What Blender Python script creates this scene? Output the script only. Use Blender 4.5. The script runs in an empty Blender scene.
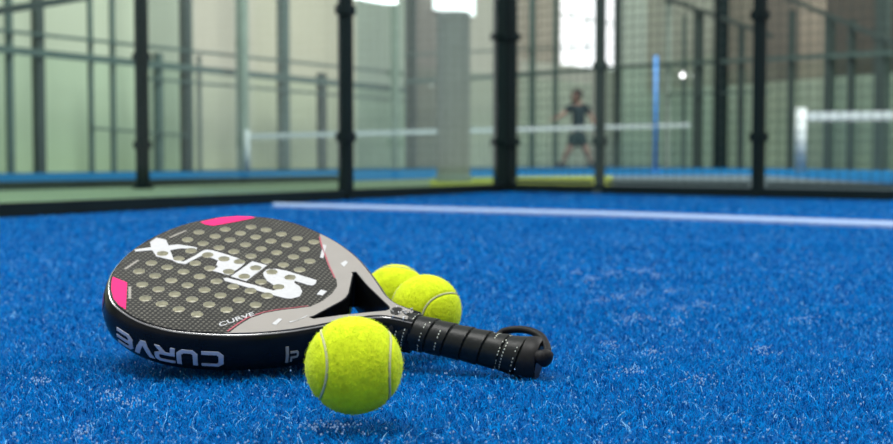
import bpy, bmesh, math, random
import numpy as np
from mathutils import Vector, Matrix, Euler, Quaternion

random.seed(7)
rng = np.random.default_rng(7)
SC = bpy.context.scene
COL = SC.collection

# ------------------------------------------------------------------ camera
F_PX, V0, CAM_H = 1281.8, 158.085, 0.1765
PITCH = math.atan((222 - V0) / F_PX)
cam_d = bpy.data.cameras.new('camera')
cam = bpy.data.objects.new('camera', cam_d)
COL.objects.link(cam)
cam.location = (0, 0, CAM_H)
cam.rotation_euler = (math.pi / 2 - PITCH, 0, 0)
cam_d.sensor_width = 36
cam_d.lens = F_PX * 36 / 893
cam_d.clip_start = 0.02
cam_d.clip_end = 200
cam_d.dof.use_dof = True
cam_d.dof.focus_distance = 0.98
cam_d.dof.aperture_fstop = 8.5
SC.camera = cam


def ray(x, y):
    dx, u = (x - 446.5) / F_PX, -(y - 222) / F_PX
    c, s = math.cos(PITCH), math.sin(PITCH)
    return Vector((dx, c + u * s, -s + u * c))


def at(x, y, Y):
    """world point at distance Y in front of the camera seen at photo position x, y"""
    d = ray(x, y)
    return Vector((0, 0, CAM_H)) + d * (Y / d.y)


def ground(x, y, z=0.0):
    d = ray(x, y)
    return Vector((0, 0, CAM_H)) + d * ((z - CAM_H) / d.z)


# ------------------------------------------------------------------ materials
def rgb(r, g, b):
    f = lambda v: ((v / 255 + 0.055) / 1.055) ** 2.4 if v > 10.3 else v / 255 / 12.92
    return (f(r), f(g), f(b), 1)


def mat(name, col, rough=0.6, var=0.12, scale=30, bump=0.0, metallic=0.0, emit=0.0, coat=0.0, spec=None):
    m = bpy.data.materials.new(name)
    m.use_nodes = True
    nt = m.node_tree
    b = nt.nodes['Principled BSDF']
    tc = nt.nodes.new('ShaderNodeTexCoord')
    no = nt.nodes.new('ShaderNodeTexNoise')
    no.inputs['Scale'].default_value = scale
    no.inputs['Detail'].default_value = 4
    nt.links.new(tc.outputs['Object'], no.inputs['Vector'])
    rp = nt.nodes.new('ShaderNodeValToRGB')
    rp.color_ramp.elements[0].position = 0.3
    rp.color_ramp.elements[1].position = 0.7
    rp.color_ramp.elements[0].color = tuple(c * (1 - var) for c in col[:3]) + (1,)
    rp.color_ramp.elements[1].color = tuple(min(1, c * (1 + var)) for c in col[:3]) + (1,)
    nt.links.new(no.outputs['Fac'], rp.inputs['Fac'])
    nt.links.new(rp.outputs['Color'], b.inputs['Base Color'])
    b.inputs['Roughness'].default_value = rough
    b.inputs['Metallic'].default_value = metallic
    if coat:
        b.inputs['Coat Weight'].default_value = coat
        b.inputs['Coat Roughness'].default_value = 0.12
    if spec is not None:
        b.inputs['Specular IOR Level'].default_value = spec
    if emit:
        nt.links.new(rp.outputs['Color'], b.inputs['Emission Color'])
        b.inputs['Emission Strength'].default_value = emit
    if bump:
        bp = nt.nodes.new('ShaderNodeBump')
        bp.inputs['Strength'].default_value = bump
        bp.inputs['Distance'].default_value = 0.001
        nt.links.new(no.outputs['Fac'], bp.inputs['Height'])
        nt.links.new(bp.outputs['Normal'], b.inputs['Normal'])
    return m


def glass_mat(name, tint, refl=0.16):
    m = bpy.data.materials.new(name)
    m.use_nodes = True
    nt = m.node_tree
    nt.nodes.remove(nt.nodes['Principled BSDF'])
    out = nt.nodes['Material Output']
    tr = nt.nodes.new('ShaderNodeBsdfTransparent')
    tr.inputs['Color'].default_value = tint
    gl = nt.nodes.new('ShaderNodeBsdfGlossy')
    gl.inputs['Roughness'].default_value = 0.03
    gl.inputs['Color'].default_value = (0.9, 0.95, 0.92, 1)
    fr = nt.nodes.new('ShaderNodeFresnel')
    fr.inputs['IOR'].default_value = 1.3
    mx = nt.nodes.new('ShaderNodeMixShader')
    sc_ = nt.nodes.new('ShaderNodeMath')
    sc_.operation = 'MULTIPLY'
    sc_.inputs[1].default_value = refl
    nt.links.new(fr.outputs[0], sc_.inputs[0])
    nt.links.new(sc_.outputs[0], mx.inputs[0])
    nt.links.new(tr.outputs[0], mx.inputs[1])
    nt.links.new(gl.outputs[0], mx.inputs[2])
    nt.links.new(mx.outputs[0], out.inputs['Surface'])
    return m


M = {}
M['gloss_black'] = mat('gloss_black_lacquer', (0.005, 0.006, 0.007, 1), 0.24, 0.2, 60, coat=0.0, spec=0.18)
M['rim_highlight'] = mat('silver_rim_highlight', (0.34, 0.34, 0.34, 1), 0.22, 0.1, 60, metallic=0.8)  # silver colour standing in for the highlight along the rim
M['hole'] = mat('pale_foam', rgb(212, 210, 194), 0.8, 0.08, 200)
M['pink'] = mat('pink_paint', rgb(240, 12, 112), 0.35, 0.05, 50)
M['white_ink'] = mat('white_ink', rgb(190, 192, 194), 0.5, 0.05, 300)
M['grey_ink'] = mat('grey_ink', rgb(150, 146, 138), 0.5, 0.05, 300)
M['side_ink'] = mat('pale_grey_ink', rgb(176, 182, 196), 0.45, 0.05, 300)
M['panel'] = mat('grey_lacquer', rgb(152, 148, 142), 0.30, 0.05, 40, coat=0.4)
M['rubber'] = mat('black_rubber', (0.006, 0.006, 0.006, 1), 0.5, 0.3, 300, spec=0.3)
M['grip'] = mat('black_overgrip', (0.007, 0.009, 0.008, 1), 0.42, 0.3, 250, bump=0.3, spec=0.32)
M['perf'] = mat('pale_perforation', rgb(200, 205, 190), 0.7, 0.1, 300)
M['cord'] = mat('black_cord', (0.006, 0.006, 0.007, 1), 0.6, 0.2, 500, bump=0.3, spec=0.2)
M['seam'] = mat('pale_seam_rubber', rgb(192, 194, 142), 0.8, 0.08, 300)
M['steel'] = mat('dark_green_steel', (0.003, 0.010, 0.011, 1), 0.6, 0.15, 8, spec=0.15)
M['rail'] = mat('grey_green_steel', rgb(62, 82, 76), 0.6, 0.12, 8)
M['rail_dark'] = mat('charcoal_steel', rgb(42, 56, 52), 0.6, 0.12, 8)
M['rail_light'] = mat('sage_grey_steel', rgb(128, 142, 130), 0.6, 0.1, 8)
M['wire'] = mat('dark_wire', (0.02, 0.035, 0.03, 1), 0.5, 0.1, 20)
M['concrete'] = mat('concrete_column', rgb(118, 126, 122), 0.85, 0.08, 6)
M['white_tape'] = mat('white_net_tape', rgb(168, 178, 176), 0.8, 0.05, 40)
M['dull_tape'] = mat('dull_net_tape', rgb(138, 150, 146), 0.85, 0.05, 40)
M['line'] = mat('white_turf_line', rgb(138, 162, 200), 0.9, 0.12, 220, bump=0.5)
M['blue_pole'] = mat('blue_paint', rgb(44, 112, 172), 0.5, 0.08, 20)
M['glass'] = glass_mat('pale_green_glass', (0.93, 0.98, 0.968, 1))
M['glass_far'] = glass_mat('green_glass', (0.93, 0.98, 0.95, 1), 0.08)
M['daylight'] = mat('frosted_daylight', (0.95, 0.98, 1.0, 1), 0.5, 0.03, 3, emit=1.25)
M['lamp'] = mat('lamp_diffuser', (1.0, 1.0, 0.97, 1), 0.5, 0.02, 3, emit=3.0)
M['skin'] = mat('skin', rgb(128, 104, 90), 0.6, 0.05, 20)
M['shirt'] = mat('dark_teal_cloth', rgb(20, 40, 44), 0.9, 0.1, 40)
M['shorts'] = mat('dark_green_cloth', rgb(14, 40, 42), 0.9, 0.1, 40)
M['hair'] = mat('dark_brown_hair', rgb(30, 24, 22), 0.8, 0.2, 60)
M['shoe'] = mat('dark_shoe', rgb(44, 48, 54), 0.7, 0.1, 40)


def face_mat():
    """dark carbon face: fine staggered grid of small pale bumps"""
    m = bpy.data.materials.new('textured_carbon_face')
    m.use_nodes = True
    nt = m.node_tree
    N, L = nt.nodes, nt.links
    b = N['Principled BSDF']
    tc = N.new('ShaderNodeTexCoord')
    sep = N.new('ShaderNodeSeparateXYZ')
    L.new(tc.outputs['Object'], sep.inputs[0])

    def math_(op, a, bb=None):
        n = N.new('ShaderNodeMath')
        n.operation = op
        for i, v in enumerate((a, bb)):
            if v is None:
                continue
            if isinstance(v, (int, float)):
                n.inputs[i].default_value = v
            else:
                L.new(v, n.inputs[i])
        return n.outputs[0]
    px = math_('MULTIPLY', sep.outputs[0], 1 / 0.0041)
    py = math_('MULTIPLY', sep.outputs[1], 1 / 0.0041)
    row = math_('FLOOR', px)
    py = math_('ADD', py, math_('MULTIPLY', row, 0.5))
    fx = math_('ABSOLUTE', math_('SUBTRACT', math_('FRACT', px), 0.5))
    fy = math_('ABSOLUTE', math_('SUBTRACT', math_('FRACT', py), 0.5))
    mxx = math_('MAXIMUM', fx, fy)
    dot = math_('LESS_THAN', mxx, 0.25)
    no = N.new('ShaderNodeTexNoise')
    no.inputs['Scale'].default_value = 45
    L.new(tc.outputs['Object'], no.inputs['Vector'])
    amt = math_('MULTIPLY', dot, math_('ADD', no.outputs['Fac'], 0.1))
    mix = N.new('ShaderNodeMix')
    mix.data_type = 'RGBA'
    mix.inputs[6].default_value = (0.013, 0.0125, 0.010, 1)
    mix.inputs[7].default_value = (0.19, 0.185, 0.155, 1)
    L.new(amt, mix.inputs[0])
    L.new(mix.outputs[2], b.inputs['Base Color'])
    b.inputs['Roughness'].default_value = 0.36
    b.inputs['Specular IOR Level'].default_value = 0.4
    bp = N.new('ShaderNodeBump')
    bp.inputs['Strength'].default_value = 0.25
    bp.inputs['Distance'].default_value = 0.0004
    L.new(dot, bp.inputs['Height'])
    L.new(bp.outputs['Normal'], b.inputs['Normal'])
    return m


M['face'] = face_mat()


def felt_mat():
    m = mat('yellow_green_felt', (0.66, 0.79, 0.018, 1), 0.95, 0.10, 160, bump=0.6)
    b = m.node_tree.nodes['Principled BSDF']
    b.inputs['Sheen Weight'].default_value = 0.25
    b.inputs['Sheen Roughness'].default_value = 0.4
    b.inputs['Sheen Tint'].default_value = (0.9, 1.0, 0.4, 1)
    b.inputs['Specular IOR Level'].default_value = 0.15
    return m


M['felt'] = felt_mat()


def blue_floor(name, c0, c1, scale):
    m = mat(name, c0, 0.95, 0.0, scale)
    rp = [n for n in m.node_tree.nodes if n.type == 'VALTORGB'][0]
    rp.color_ramp.elements[0].color = c0
    rp.color_ramp.elements[1].color = c1
    m.node_tree.nodes['Principled BSDF'].inputs['Specular IOR Level'].default_value = 0.1
    return m


M['turf_base'] = blue_floor('blue_turf_backing', (0.0, 0.065, 0.24, 1), (0.0, 0.085, 0.30, 1), 300)
M['far_blue'] = blue_floor('blue_court_turf', (0.0, 0.078, 0.19, 1), (0.0, 0.092, 0.23, 1), 3)
M['hall_floor'] = mat('sage_concrete', rgb(98, 122, 92), 0.8, 0.08, 2)
M['yellow_strip'] = mat('olive_turf', rgb(124, 140, 28), 0.9, 0.08, 4)
M['grey_strip'] = mat('blue_grey_concrete', rgb(66, 88, 94), 0.8, 0.08, 3)
BL = []
for i, (c, r) in enumerate([((0.0, 0.080, 0.30, 1), 0.7), ((0.0, 0.170, 0.51, 1), 0.7),
                            ((0.0, 0.225, 0.64, 1), 0.65), ((0.24, 0.55, 0.84, 1), 0.6)]):
    mm = mat('blue_turf_fibre' if i < 3 else 'pale_turf_fibre', c, r, 0.15, 90, spec=0.01)
    BL.append(mm)
M['sand'] = mat('pale_sand', rgb(150, 184, 220), 0.9, 0.2, 600)


# ------------------------------------------------------------------ mesh helpers
class MB:
    def __init__(self):
        self.v, self.f, self.mi = [], [], []

    def add(self, vs, fs, mi=0):
        o = len(self.v)
        self.v += [tuple(p) for p in vs]
        for f in fs:
            self.f.append(tuple(i + o for i in f))
            self.mi.append(mi)
        return self

    def box(self, a, b, mi=0):
        (x0, y0, z0), (x1, y1, z1) = a, b
        v = [(x0, y0, z0), (x1, y0, z0), (x1, y1, z0), (x0, y1, z0), (x0, y0, z1), (x1, y0, z1), (x1, y1, z1), (x0, y1, z1)]
        return self.add(v, [(3, 2, 1, 0), (4, 5, 6, 7), (0, 1, 5, 4), (1, 2, 6, 5), (2, 3, 7, 6), (3, 0, 4, 7)], mi)

    def beam(self, p, q, w, h, mi=0):
        """box beam from p to q, w wide sideways, h along the up direction"""
        p, q = Vector(p), Vector(q)
        d = (q - p).normalized()
        up = Vector((0, 0, 1)) if abs(d.z) < 0.9 else Vector((0, 1, 0))
        s = d.cross(up).normalized()
        u = s.cross(d).normalized()
        v = []
        for c in (p, q):
            for a, b in ((-1, -1), (1, -1), (1, 1), (-1, 1)):
                v.append(c + s * (a * w / 2) + u * (b * h / 2))
        return self.add(v, [(3, 2, 1, 0), (4, 5, 6, 7), (0, 1, 5, 4), (1, 2, 6, 5), (2, 3, 7, 6), (3, 0, 4, 7)], mi)

    def tube(self, pts, rad, n=12, mi=0, cap=True, flat=1.0):
        pts = [Vector(p) for p in pts]
        rads = rad if hasattr(rad, '__len__') else [rad] * len(pts)
        rings = []
        prev = None
        for i, p in enumerate(pts):
            d = (pts[min(i + 1, len(pts) - 1)] - pts[max(i - 1, 0)]).normalized()
            if prev is None:
                a = d.cross(Vector((0, 0, 1)) if abs(d.z) < 0.9 else Vector((1, 0, 0))).normalized()
            else:
                a = (prev - d * prev.dot(d)).normalized()
            prev = a
            b = d.cross(a)
            rings.append([p + (a * math.cos(t) + b * math.sin(t) * flat) * rads[i] for t in [2 * math.pi * k / n for k in range(n)]])
        v = [x for r in rings for x in r]
        f = []
        for i in range(len(pts) - 1):
            for k in range(n):
                f.append((i * n + k, i * n + (k + 1) % n, (i + 1) * n + (k + 1) % n, (i + 1) * n + k))
        if cap:
            f.append(tuple(range(n - 1, -1, -1)))
            f.append(tuple((len(pts) - 1) * n + k for k in range(n)))
        return self.add(v, f, mi)

    def prism(self, poly, z0, z1, mi=0):
        n = len(poly)
        ar = sum(poly[i][0] * poly[(i + 1) % n][1] - poly[(i + 1) % n][0] * poly[i][1] for i in range(n))
        if ar < 0:
            poly = poly[::-1]
        v = [(x, y, z0) for x, y in poly] + [(x, y, z1) for x, y in poly]
        f = [tuple(range(n - 1, -1, -1)), tuple(range(n, 2 * n))] + [(i, (i + 1) % n, n + (i + 1) % n, n + i) for i in range(n)]
        return self.add(v, f, mi)

    def mesh(self, name, mats):
        me = bpy.data.meshes.new(name)
        me.from_pydata(self.v, [], self.f)
        for m in (mats if isinstance(mats, (list, tuple)) else [mats]):
            me.materials.append(m)
        me.polygons.foreach_set('material_index', self.mi)
        me.update()
        return me

    def build(self, name, mats, parent=None, smooth=False, loc=None):
        """one mesh object; with loc its origin is moved there"""
        if loc is not None:
            l = Vector(loc)
            self.v = [tuple(Vector(p) - l) for p in self.v]
        me = self.mesh(name, mats)
        if smooth:
            me.polygons.foreach_set('use_smooth', [True] * len(me.polygons))
            me.update()
        o = bpy.data.objects.new(name, me)
        COL.objects.link(o)
        if parent is not None:
            o.parent = parent
        if loc is not None:
            o.location = loc
        return o


def tag(o, label=None, cat=None, group=None, kind=None):
    if label:
        o['label'] = label
    if cat:
        o['category'] = cat
    if group:
        o['group'] = group
    if kind:
        o['kind'] = kind
    return o


def empty(name, loc, label, cat, group=None):
    o = bpy.data.objects.new(name, None)
    o.empty_display_size = 0.05
    COL.objects.link(o)
    o.location = loc
    return tag(o, label, cat, group)


def autosmooth(o, ang=35):
    me = o.data
    me.polygons.foreach_set('use_smooth', [True] * len(me.polygons))
    bm = bmesh.new()
    bm.from_mesh(me)
    for e in bm.edges:
        if len(e.link_faces) == 2 and e.calc_face_angle(0) > math.radians(ang):
            e.smooth = False
    bm.to_mesh(me)
    bm.free()
    me.update()


def boolean(o, cutter_meshes):
    """cut meshes out of o for good"""
    tmp = []
    for cm in cutter_meshes:
        c = bpy.data.objects.new('tool', cm)
        COL.objects.link(c)
        c.matrix_world = o.matrix_basis.copy()
        md = o.modifiers.new('cut', 'BOOLEAN')
        md.operation = 'DIFFERENCE'
        md.solver = 'EXACT'
        md.object = c
        md.material_mode = 'TRANSFER'
        tmp.append(c)
    par = o.parent
    o.parent = None
    bpy.context.view_layer.update()
    me = bpy.data.meshes.new_from_object(o.evaluated_get(bpy.context.evaluated_depsgraph_get()))
    o.modifiers.clear()
    o.data = me
    o.parent = par
    for c in tmp:
        bpy.data.objects.remove(c)


# ------------------------------------------------------------------ padel racket
ax = Vector((-0.939026346626125, 0.2872910253966912, 0.18892693579399977))
lat = Vector((0.3365632994538675, 0.880443608894262, 0.3339823303978434))
nrm = Vector((0.07038938700343074, -0.37720408041770387, 0.923451360881295))
RB = Vector((0.0778865462757247, 1.0875834663824182, 0.0021238163))
HT = 0.0183
ML = Matrix((( ax.x, -lat.x, nrm.x), (ax.y, -lat.y, nrm.y), (ax.z, -lat.z, nrm.z)))
racket = empty('padel_racket', RB, 'black padel racket with pink corner patches lying tilted on the blue turf', 'racket')
racket.rotation_euler = ML.to_euler()
RW = Matrix.Translation(RB) @ ML.to_4x4()
RWI = RW.inverted()

PROF = [(.112, .0160), (.125, .0170), (.135, .0188), (.145, .0245), (.160, .0395), (.175, .0545), (.190, .0685), (.2077, .0835), (.225, .0955), (.240, .1035),
        (.2637, .1130), (.285, .1185), (.300, .1190), (.315, .1175), (.3335, .1115), (.3545, .0998), (.3706, .0815), (.383, .0588), (.3905, .0330), (.3940, 0.0)]


def catmull(P, n):
    out = []
    P = [Vector(p) for p in P]
    P = [P[0] * 2 - P[1]] + P + [P[-1] * 2 - P[-2]]
    for i in range(1, len(P) - 2):
        p0, p1, p2, p3 = P[i - 1:i + 3]
        t0 = 0
        t1 = t0 + max((p1 - p0).length, 1e-6) ** 0.5
        t2 = t1 + max((p2 - p1).length, 1e-6) ** 0.5
        t3 = t2 + max((p3 - p2).length, 1e-6) ** 0.5
        for k in range(n):
            t = t1 + (t2 - t1) * k / n
            A1 = p0 * ((t1 - t) / (t1 - t0)) + p1 * ((t - t0) / (t1 - t0))
            A2 = p1 * ((t2 - t) / (t2 - t1)) + p2 * ((t - t1) / (t2 - t1))
            A3 = p2 * ((t3 - t) / (t3 - t2)) + p3 * ((t - t2) / (t3 - t2))
            B1 = A1 * ((t2 - t) / (t2 - t0)) + A2 * ((t - t0) / (t2 - t0))
            B2 = A2 * ((t3 - t) / (t3 - t1)) + A3 * ((t - t1) / (t3 - t1))
            out.append(B1 * ((t2 - t) / (t2 - t1)) + B2 * ((t - t1) / (t2 - t1)))
    out.append(P[-2])
    return out


# near side (+y, towards the camera) from neck to tip, then back along the far side
ctrl = [(s, w) for s, w in PROF] + [(s, -w) for s, w in PROF[-2::-1]]
OUT = catmull(ctrl, 7)
NO = len(OUT)
ARC = [0.0]
for a, b in zip(OUT[:-1], OUT[1:]):
    ARC.append(ARC[-1] + (b - a).length)
NRM2 = []
for i in range(NO):
    d = (OUT[min(i + 1, NO - 1)] - OUT[max(i - 1, 0)]).normalized()
    NRM2.append(Vector((-d.y, d.x)) if (Vector((-d.y, d.x)).dot(OUT[i] - Vector((.27, 0))) > 0) else Vector((d.y, -d.x)))
NRM2[0] = Vector((0, 1))
NRM2[-1] = Vector((0, -1))
for i in range(NO):
    OUT[i] = OUT[i] + NRM2[i] * (.005 * min(1, max(0, (OUT[i].x - .125) / .07)))
for i in range(1, NO):
    ARC[i] = ARC[i - 1] + (OUT[i] - OUT[i - 1]).length

# section of the rim: (inset from the outline, height)
SEC = [(.0075, HT), (.0062, HT - .0003), (.0052, HT - .0011), (.0042, HT - .0026), (.0030, HT - .0052), (.0016, HT - .0095), (.0005, HT - .0145), (0, -.001), (.0005, -.005),
       (.0018, -HT + .0085), (.0035, -HT + .0045), (.0060, -HT + .0015), (.0090, -HT)]


def inset_at(n):
    for (i0, n0), (i1, n1) in zip(SEC[:-1], SEC[1:]):
        if n1 <= n <= n0:
            return i0 + (i1 - i0) * (n0 - n) / max(n0 - n1, 1e-9)
    return 0


def inset(i, d):
    p = OUT[i] - NRM2[i] * d
    return p


def rim_point(a, n, lift=0.0004):
    a = min(max(a, 0), ARC[-1])
    i = max(k for k in range(NO) if ARC[k] <= a)
    i = min(i, NO - 2)
    t = (a - ARC[i]) / (ARC[i + 1] - ARC[i])
    p = OUT[i].lerp(OUT[i + 1], t)
    m = NRM2[i].lerp(NRM2[i + 1], t).normalized()
    p = p + m * (lift - inset_at(n))
    return Vector((p.x, p.y, n))


def hfac(s):
    """the throat thins a little towards the grip"""
    return 0.86 + 0.14 * min(1, max(0, (s - .112) / .06))


mb = MB()
vs = []
for i in range(NO):
    for d, n in SEC:
        d_ = min(d, 0.006) if OUT[i].x < .13 else d
        p = inset(i, d_)
        vs.append((p.x, p.y, n * hfac(p.x)))
ns = len(SEC)
fs, mi = [], []
for i in range(NO - 1):
    for k in range(ns - 1):
        fs.append((i * ns + k, (i + 1) * ns + k, (i + 1) * ns + k + 1, i * ns + k + 1))
i0, i1 = 0, NO - 1
fs.append(tuple(i * ns for i in range(NO - 1, -1, -1)))
fs.append(tuple(i * ns + ns - 1 for i in range(NO)))
fs.append(tuple([k for k in range(ns)] + [(NO - 1) * ns + k for k in range(ns - 1, -1, -1)]))
mb.add(vs, fs, 0)
for q, f in enumerate(fs[:(NO - 1) * (ns - 1)]):
    if q % (ns - 1) in (1,):
        mb.mi[q] = 2  # bevel strip silvered to paint in the bright edge highlight
frame = mb.build('frame', [M['gloss_black'], M['hole'], M['rim_highlight']], racket)
bm = bmesh.new()
bm.from_mesh(frame.data)
bmesh.ops.recalc_face_normals(bm, faces=bm.faces)
bm.to_mesh(frame.data)
bm.free()

DOTS = [(0.3634, 0.0213), (0.3464, 0.0222), (0.3645, 0.0405), (0.3474, 0.0413), (0.3292, 0.023), (0.3301, 0.0426), (0.3119, 0.0244), (0.3486, 0.0607), (0.3316, 0.0618), (0.3131, 0.0438), (0.3145, 0.0633), (0.2956, 0.0447), (0.3328, 0.0813), (0.3153, 0.0831), (0.2966, 0.0646), (0.2979, 0.0847), (0.2798, 0.0855), (0.2791, 0.066), (0.3283, 0.0036), (0.3117, 0.0064), (0.2943, 0.0255), (0.2763, 0.0277), (0.2593, 0.028), (0.2421, 0.0293), (0.2784, 0.0471), (0.2603, 0.0474), (0.2434, 0.0484), (0.2614, 0.0674), (0.2933, 0.0049), (0.2765, 0.0069), (0.2587, 0.0085), (0.2402, 0.0105), (0.275, -0.0127), (0.2584, -0.0123), (0.2391, -0.0104), (0.2557, -0.0304), (0.2384, -0.0287), (0.2731, -0.0305), (0.2375, -0.0486), (0.3387, -0.0721), (0.3195, -0.0886), (0.3218, -0.0713), (0.3035, -0.0896), (0.3397, -0.054), (0.3236, -0.0536), (0.3051, -0.0707), (0.2864, -0.0881), (0.3059, -0.0515), (0.2881, -0.0698), (0.2687, -0.0867), (0.3245, -0.0342), (0.3085, -0.0336), (0.289, -0.0506), (0.2712, -0.0689), (0.2513, -0.087), (0.2902, -0.0325), (0.2726, -0.0503), (0.2527, -0.0688), (0.2547, -0.0496), (0.3263, -0.0157), (0.3092, -0.0154), (0.294, -0.0171), (0.3575, -0.0546), (0.3589, -0.0355), (0.3421, -0.0352), (0.3443, -0.0164), (0.3641, 0.001), (0.3461, 0.0025)]


def hole_cutter(z0, z1, r=0.0053, mats=None):
    m = MB()
    for s, y in DOTS:
        m.prism([(s + r * math.cos(t), y + r * math.sin(t)) for t in [2 * math.pi * k / 20 for k in range(20)]], z0, z1, 0)
    return m.mesh('tool', mats or [M['hole']])


HEART = [(.1925, .0465), (.1900, .0440), (.1795, .0085), (.1785, 0), (.1795, -.0085), (.1910, -.0440), (.1935, -.0465),
         (.1905, -.0480), (.170, -.0275), (.1400, -.0035), (.1385, 0), (.1400, .0035), (.168, .0275), (.1890, .0470)]
hc = MB().prism(HEART, -.03, .03).mesh('tool', [M['gloss_black']])
boolean(frame, [hc])
# shallow blind holes in the foam core, open on the hitting face
boolean(frame, [hole_cutter(HT - .0035, .03)])
autosmooth(frame, 32)

# hitting face: thin sheet on the frame, holes punched through
FI = 0.0078


def edge_poly(d, lo, hi, both=True):
    pts = []
    for i in range(NO):
        if OUT[i].x >= lo and OUT[i].x <= hi:
            pts.append(tuple(inset(i, d)))
    return pts


def arc_index(s, side):
    """outline index on one side (+1 near, -1 far) where x is nearest s"""
    return min((i for i in range(NO) if OUT[i].y * side >= 0), key=lambda i: abs(OUT[i].x - s))


THROAT = [(.2400, .1026), (.2408, .0995), (.2392, .0848), (.2369, .0721), (.2325, .0633), (.2292, .0572), (.2200, .0472), (.2081, .0371), (.2000, .0300), (.1945, .0150), (.1930, 0), (.1945, -.0150),
          (.2000, -.0260), (.2028, -.0289), (.2183, -.0496), (.2291, -.0659), (.2421, -.0849), (.2508, -.1000), (.2530, -.1060)]
ia, ib = arc_index(.2400, 1), arc_index(.2530, -1)
HEADPOLY = [tuple(inset(i, FI)) for i in range(ia, ib + 1)]
fp = HEADPOLY + [p for p in reversed(THROAT[1:-1])]
fm = MB().prism(fp, HT - .0006, HT + .0005)
face = fm.build('hitting_face', [M['face'], M['hole']], racket)
boolean(face, [hole_cutter(HT - .003, .03)])

# grey throat panel round the heart-shaped opening
tp = [tuple(inset(i, FI)) for i in range(arc_index(.118, 1), ia + 1)] + THROAT[1:-1] + [tuple(inset(i, FI)) for i in range(ib, arc_index(.118, -1) + 1)]


def offset_heart(g):
    c = Vector((.165, 0))
    n = len(HEART)
    out = []
    ar = sum(HEART[i][0] * HEART[(i + 1) % n][1] - HEART[(i + 1) % n][0] * HEART[i][1] for i in range(n))
    sg = 1 if ar > 0 else -1
    for i in range(n):
        a, b, d = Vector(HEART[i - 1]), Vector(HEART[i]), Vector(HEART[(i + 1) % n])
        t = ((b - a).normalized() + (d - b).normalized())
        if t.length < 1e-6:
            t = (d - b)
        t.normalize()
        out.append(tuple(b + Vector((t.y, -t.x)) * (sg * g)))
    return out




def top_h(s):
    return HT * hfac(s)


def sheet(name, poly, z0, z1, m, parent, cut=None):
    mbb = MB().prism(poly, z0, z1)
    o = mbb.build(name, m if isinstance(m, list) else [m], parent)
    if cut:
        boolean(o, cut)
    me = o.data
    for v in me.vertices:
        v.co.z += top_h(v.co.x) - HT
    me.update()
    return o


panel = sheet('throat_panel', tp, HT - .0006, HT + .0005, M['panel'], racket, [MB().prism(offset_heart(.0012), -.03, .03).mesh('tool', [M['panel']])])
tag(panel, 'glossy grey panel round the triangular opening')

ZT = HT + .0005
PX1 = [(0.3802, 0.0607), (0.3619, 0.0639), (0.3367, 0.1057), (0.3466, 0.1023), (0.3576, 0.0945), (0.3698, 0.0815), (0.3783, 0.0689)]
PX2 = [(0.3649, -0.0792), (0.3558, -0.0926), (0.3429, -0.1046), (0.3303, -0.1107), (0.3256, -0.1089), (0.3375, -0.0919), (0.3526, -0.0733), (0.361, -0.0723), (0.3676, -0.075)]


def clamp_in(poly, d=FI + .0004):
    res = []
    for s, y in poly:
        p = Vector((s, y))
        i = min(range(NO), key=lambda k: (OUT[k] - p).length)
        dep = (OUT[i] - p).dot(NRM2[i])
        if dep < d:
            p = p - NRM2[i] * (d - dep)
        res.append((p.x, p.y))
    return res


tag(sheet('pink_patch', clamp_in(PX1), ZT - .0002, ZT + .0003, M['pink'], racket), 'bright pink corner patch on the near edge of the head')
tag(sheet('pink_patch', clamp_in(PX2), ZT - .0002, ZT + .0003, M['pink'], racket), 'bright pink corner patch on the far edge of the head')

LET = {
    'X': [(0.3912, 0.0058), (0.3801, -0.0054), (0.3866, -0.0143), (0.3862, -0.0249), (0.3764, -0.0256), (0.3678, -0.0161), (0.3607, -0.0224), (0.3426, -0.0246), (0.3409, -0.021), (0.3544, -0.0165), (0.3616, -0.0082), (0.3478, 0.008), (0.3509, 0.0087), (0.3658, 0.0087), (0.3758, -0.0007), (0.3879, 0.0088)],
    'U': [(0.3512, 0.0082), (0.3389, 0.0064), (0.3360, -0.0080), (0.3345, -0.0212), (0.3321, -0.025), (0.3264, -0.0261), (0.3084, -0.0242), (0.2946, -0.0221), (0.2881, -0.0156), (0.2880, -0.0100), (0.2886, -0.0017), (0.2903, 0.0111), (0.307, 0.01), (0.3066, 0.0008), (0.3098, -0.0021), (0.3125, -0.0099), (0.3214, -0.012), (0.3270, -0.0163), (0.3291, -0.0150), (0.3307, -0.0100), (0.3329, -0.0014), (0.3349, 0.0101), (0.3420, 0.0112)],
    'I': [(0.2872, 0.0124), (0.284, -0.0233), (0.2682, -0.0223), (0.2708, 0.0139)],
    'S': [(0.2648, -0.0075), (0.2646, -0.0151), (0.2573, -0.0198), (0.2482, -0.0206), (0.2157, -0.0166), (0.2135, -0.011), (0.2146, -0.0056), (0.2189, -0.0048), (0.2324, -0.0065), (0.2313, -0.0027), (0.2242, 0.0008), (0.2177, 0.0089), (0.216, 0.0179), (0.2205, 0.0249), (0.2262, 0.0267), (0.2368, 0.0266), (0.2492, 0.0256), (0.2719, 0.0231), (0.2872, 0.0224), (0.2915, 0.0182), (0.2886, 0.0161), (0.2589, 0.0173), (0.2414, 0.0188), (0.2395, 0.0159), (0.2407, 0.0108), (0.2462, 0.0093), (0.2545, 0.0049), (0.2613, -0.0019)],
}
lm = MB()
for k in LET:
    lm.prism(clamp_in(LET[k]), ZT - .0002, ZT + .0004)
logo = lm.build('logo', [M['white_ink'], M['hole']], racket)
boolean(logo, [hole_cutter(HT - .003, .03)])
tag(logo, 'large white slanted lettering across the face')

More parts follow.
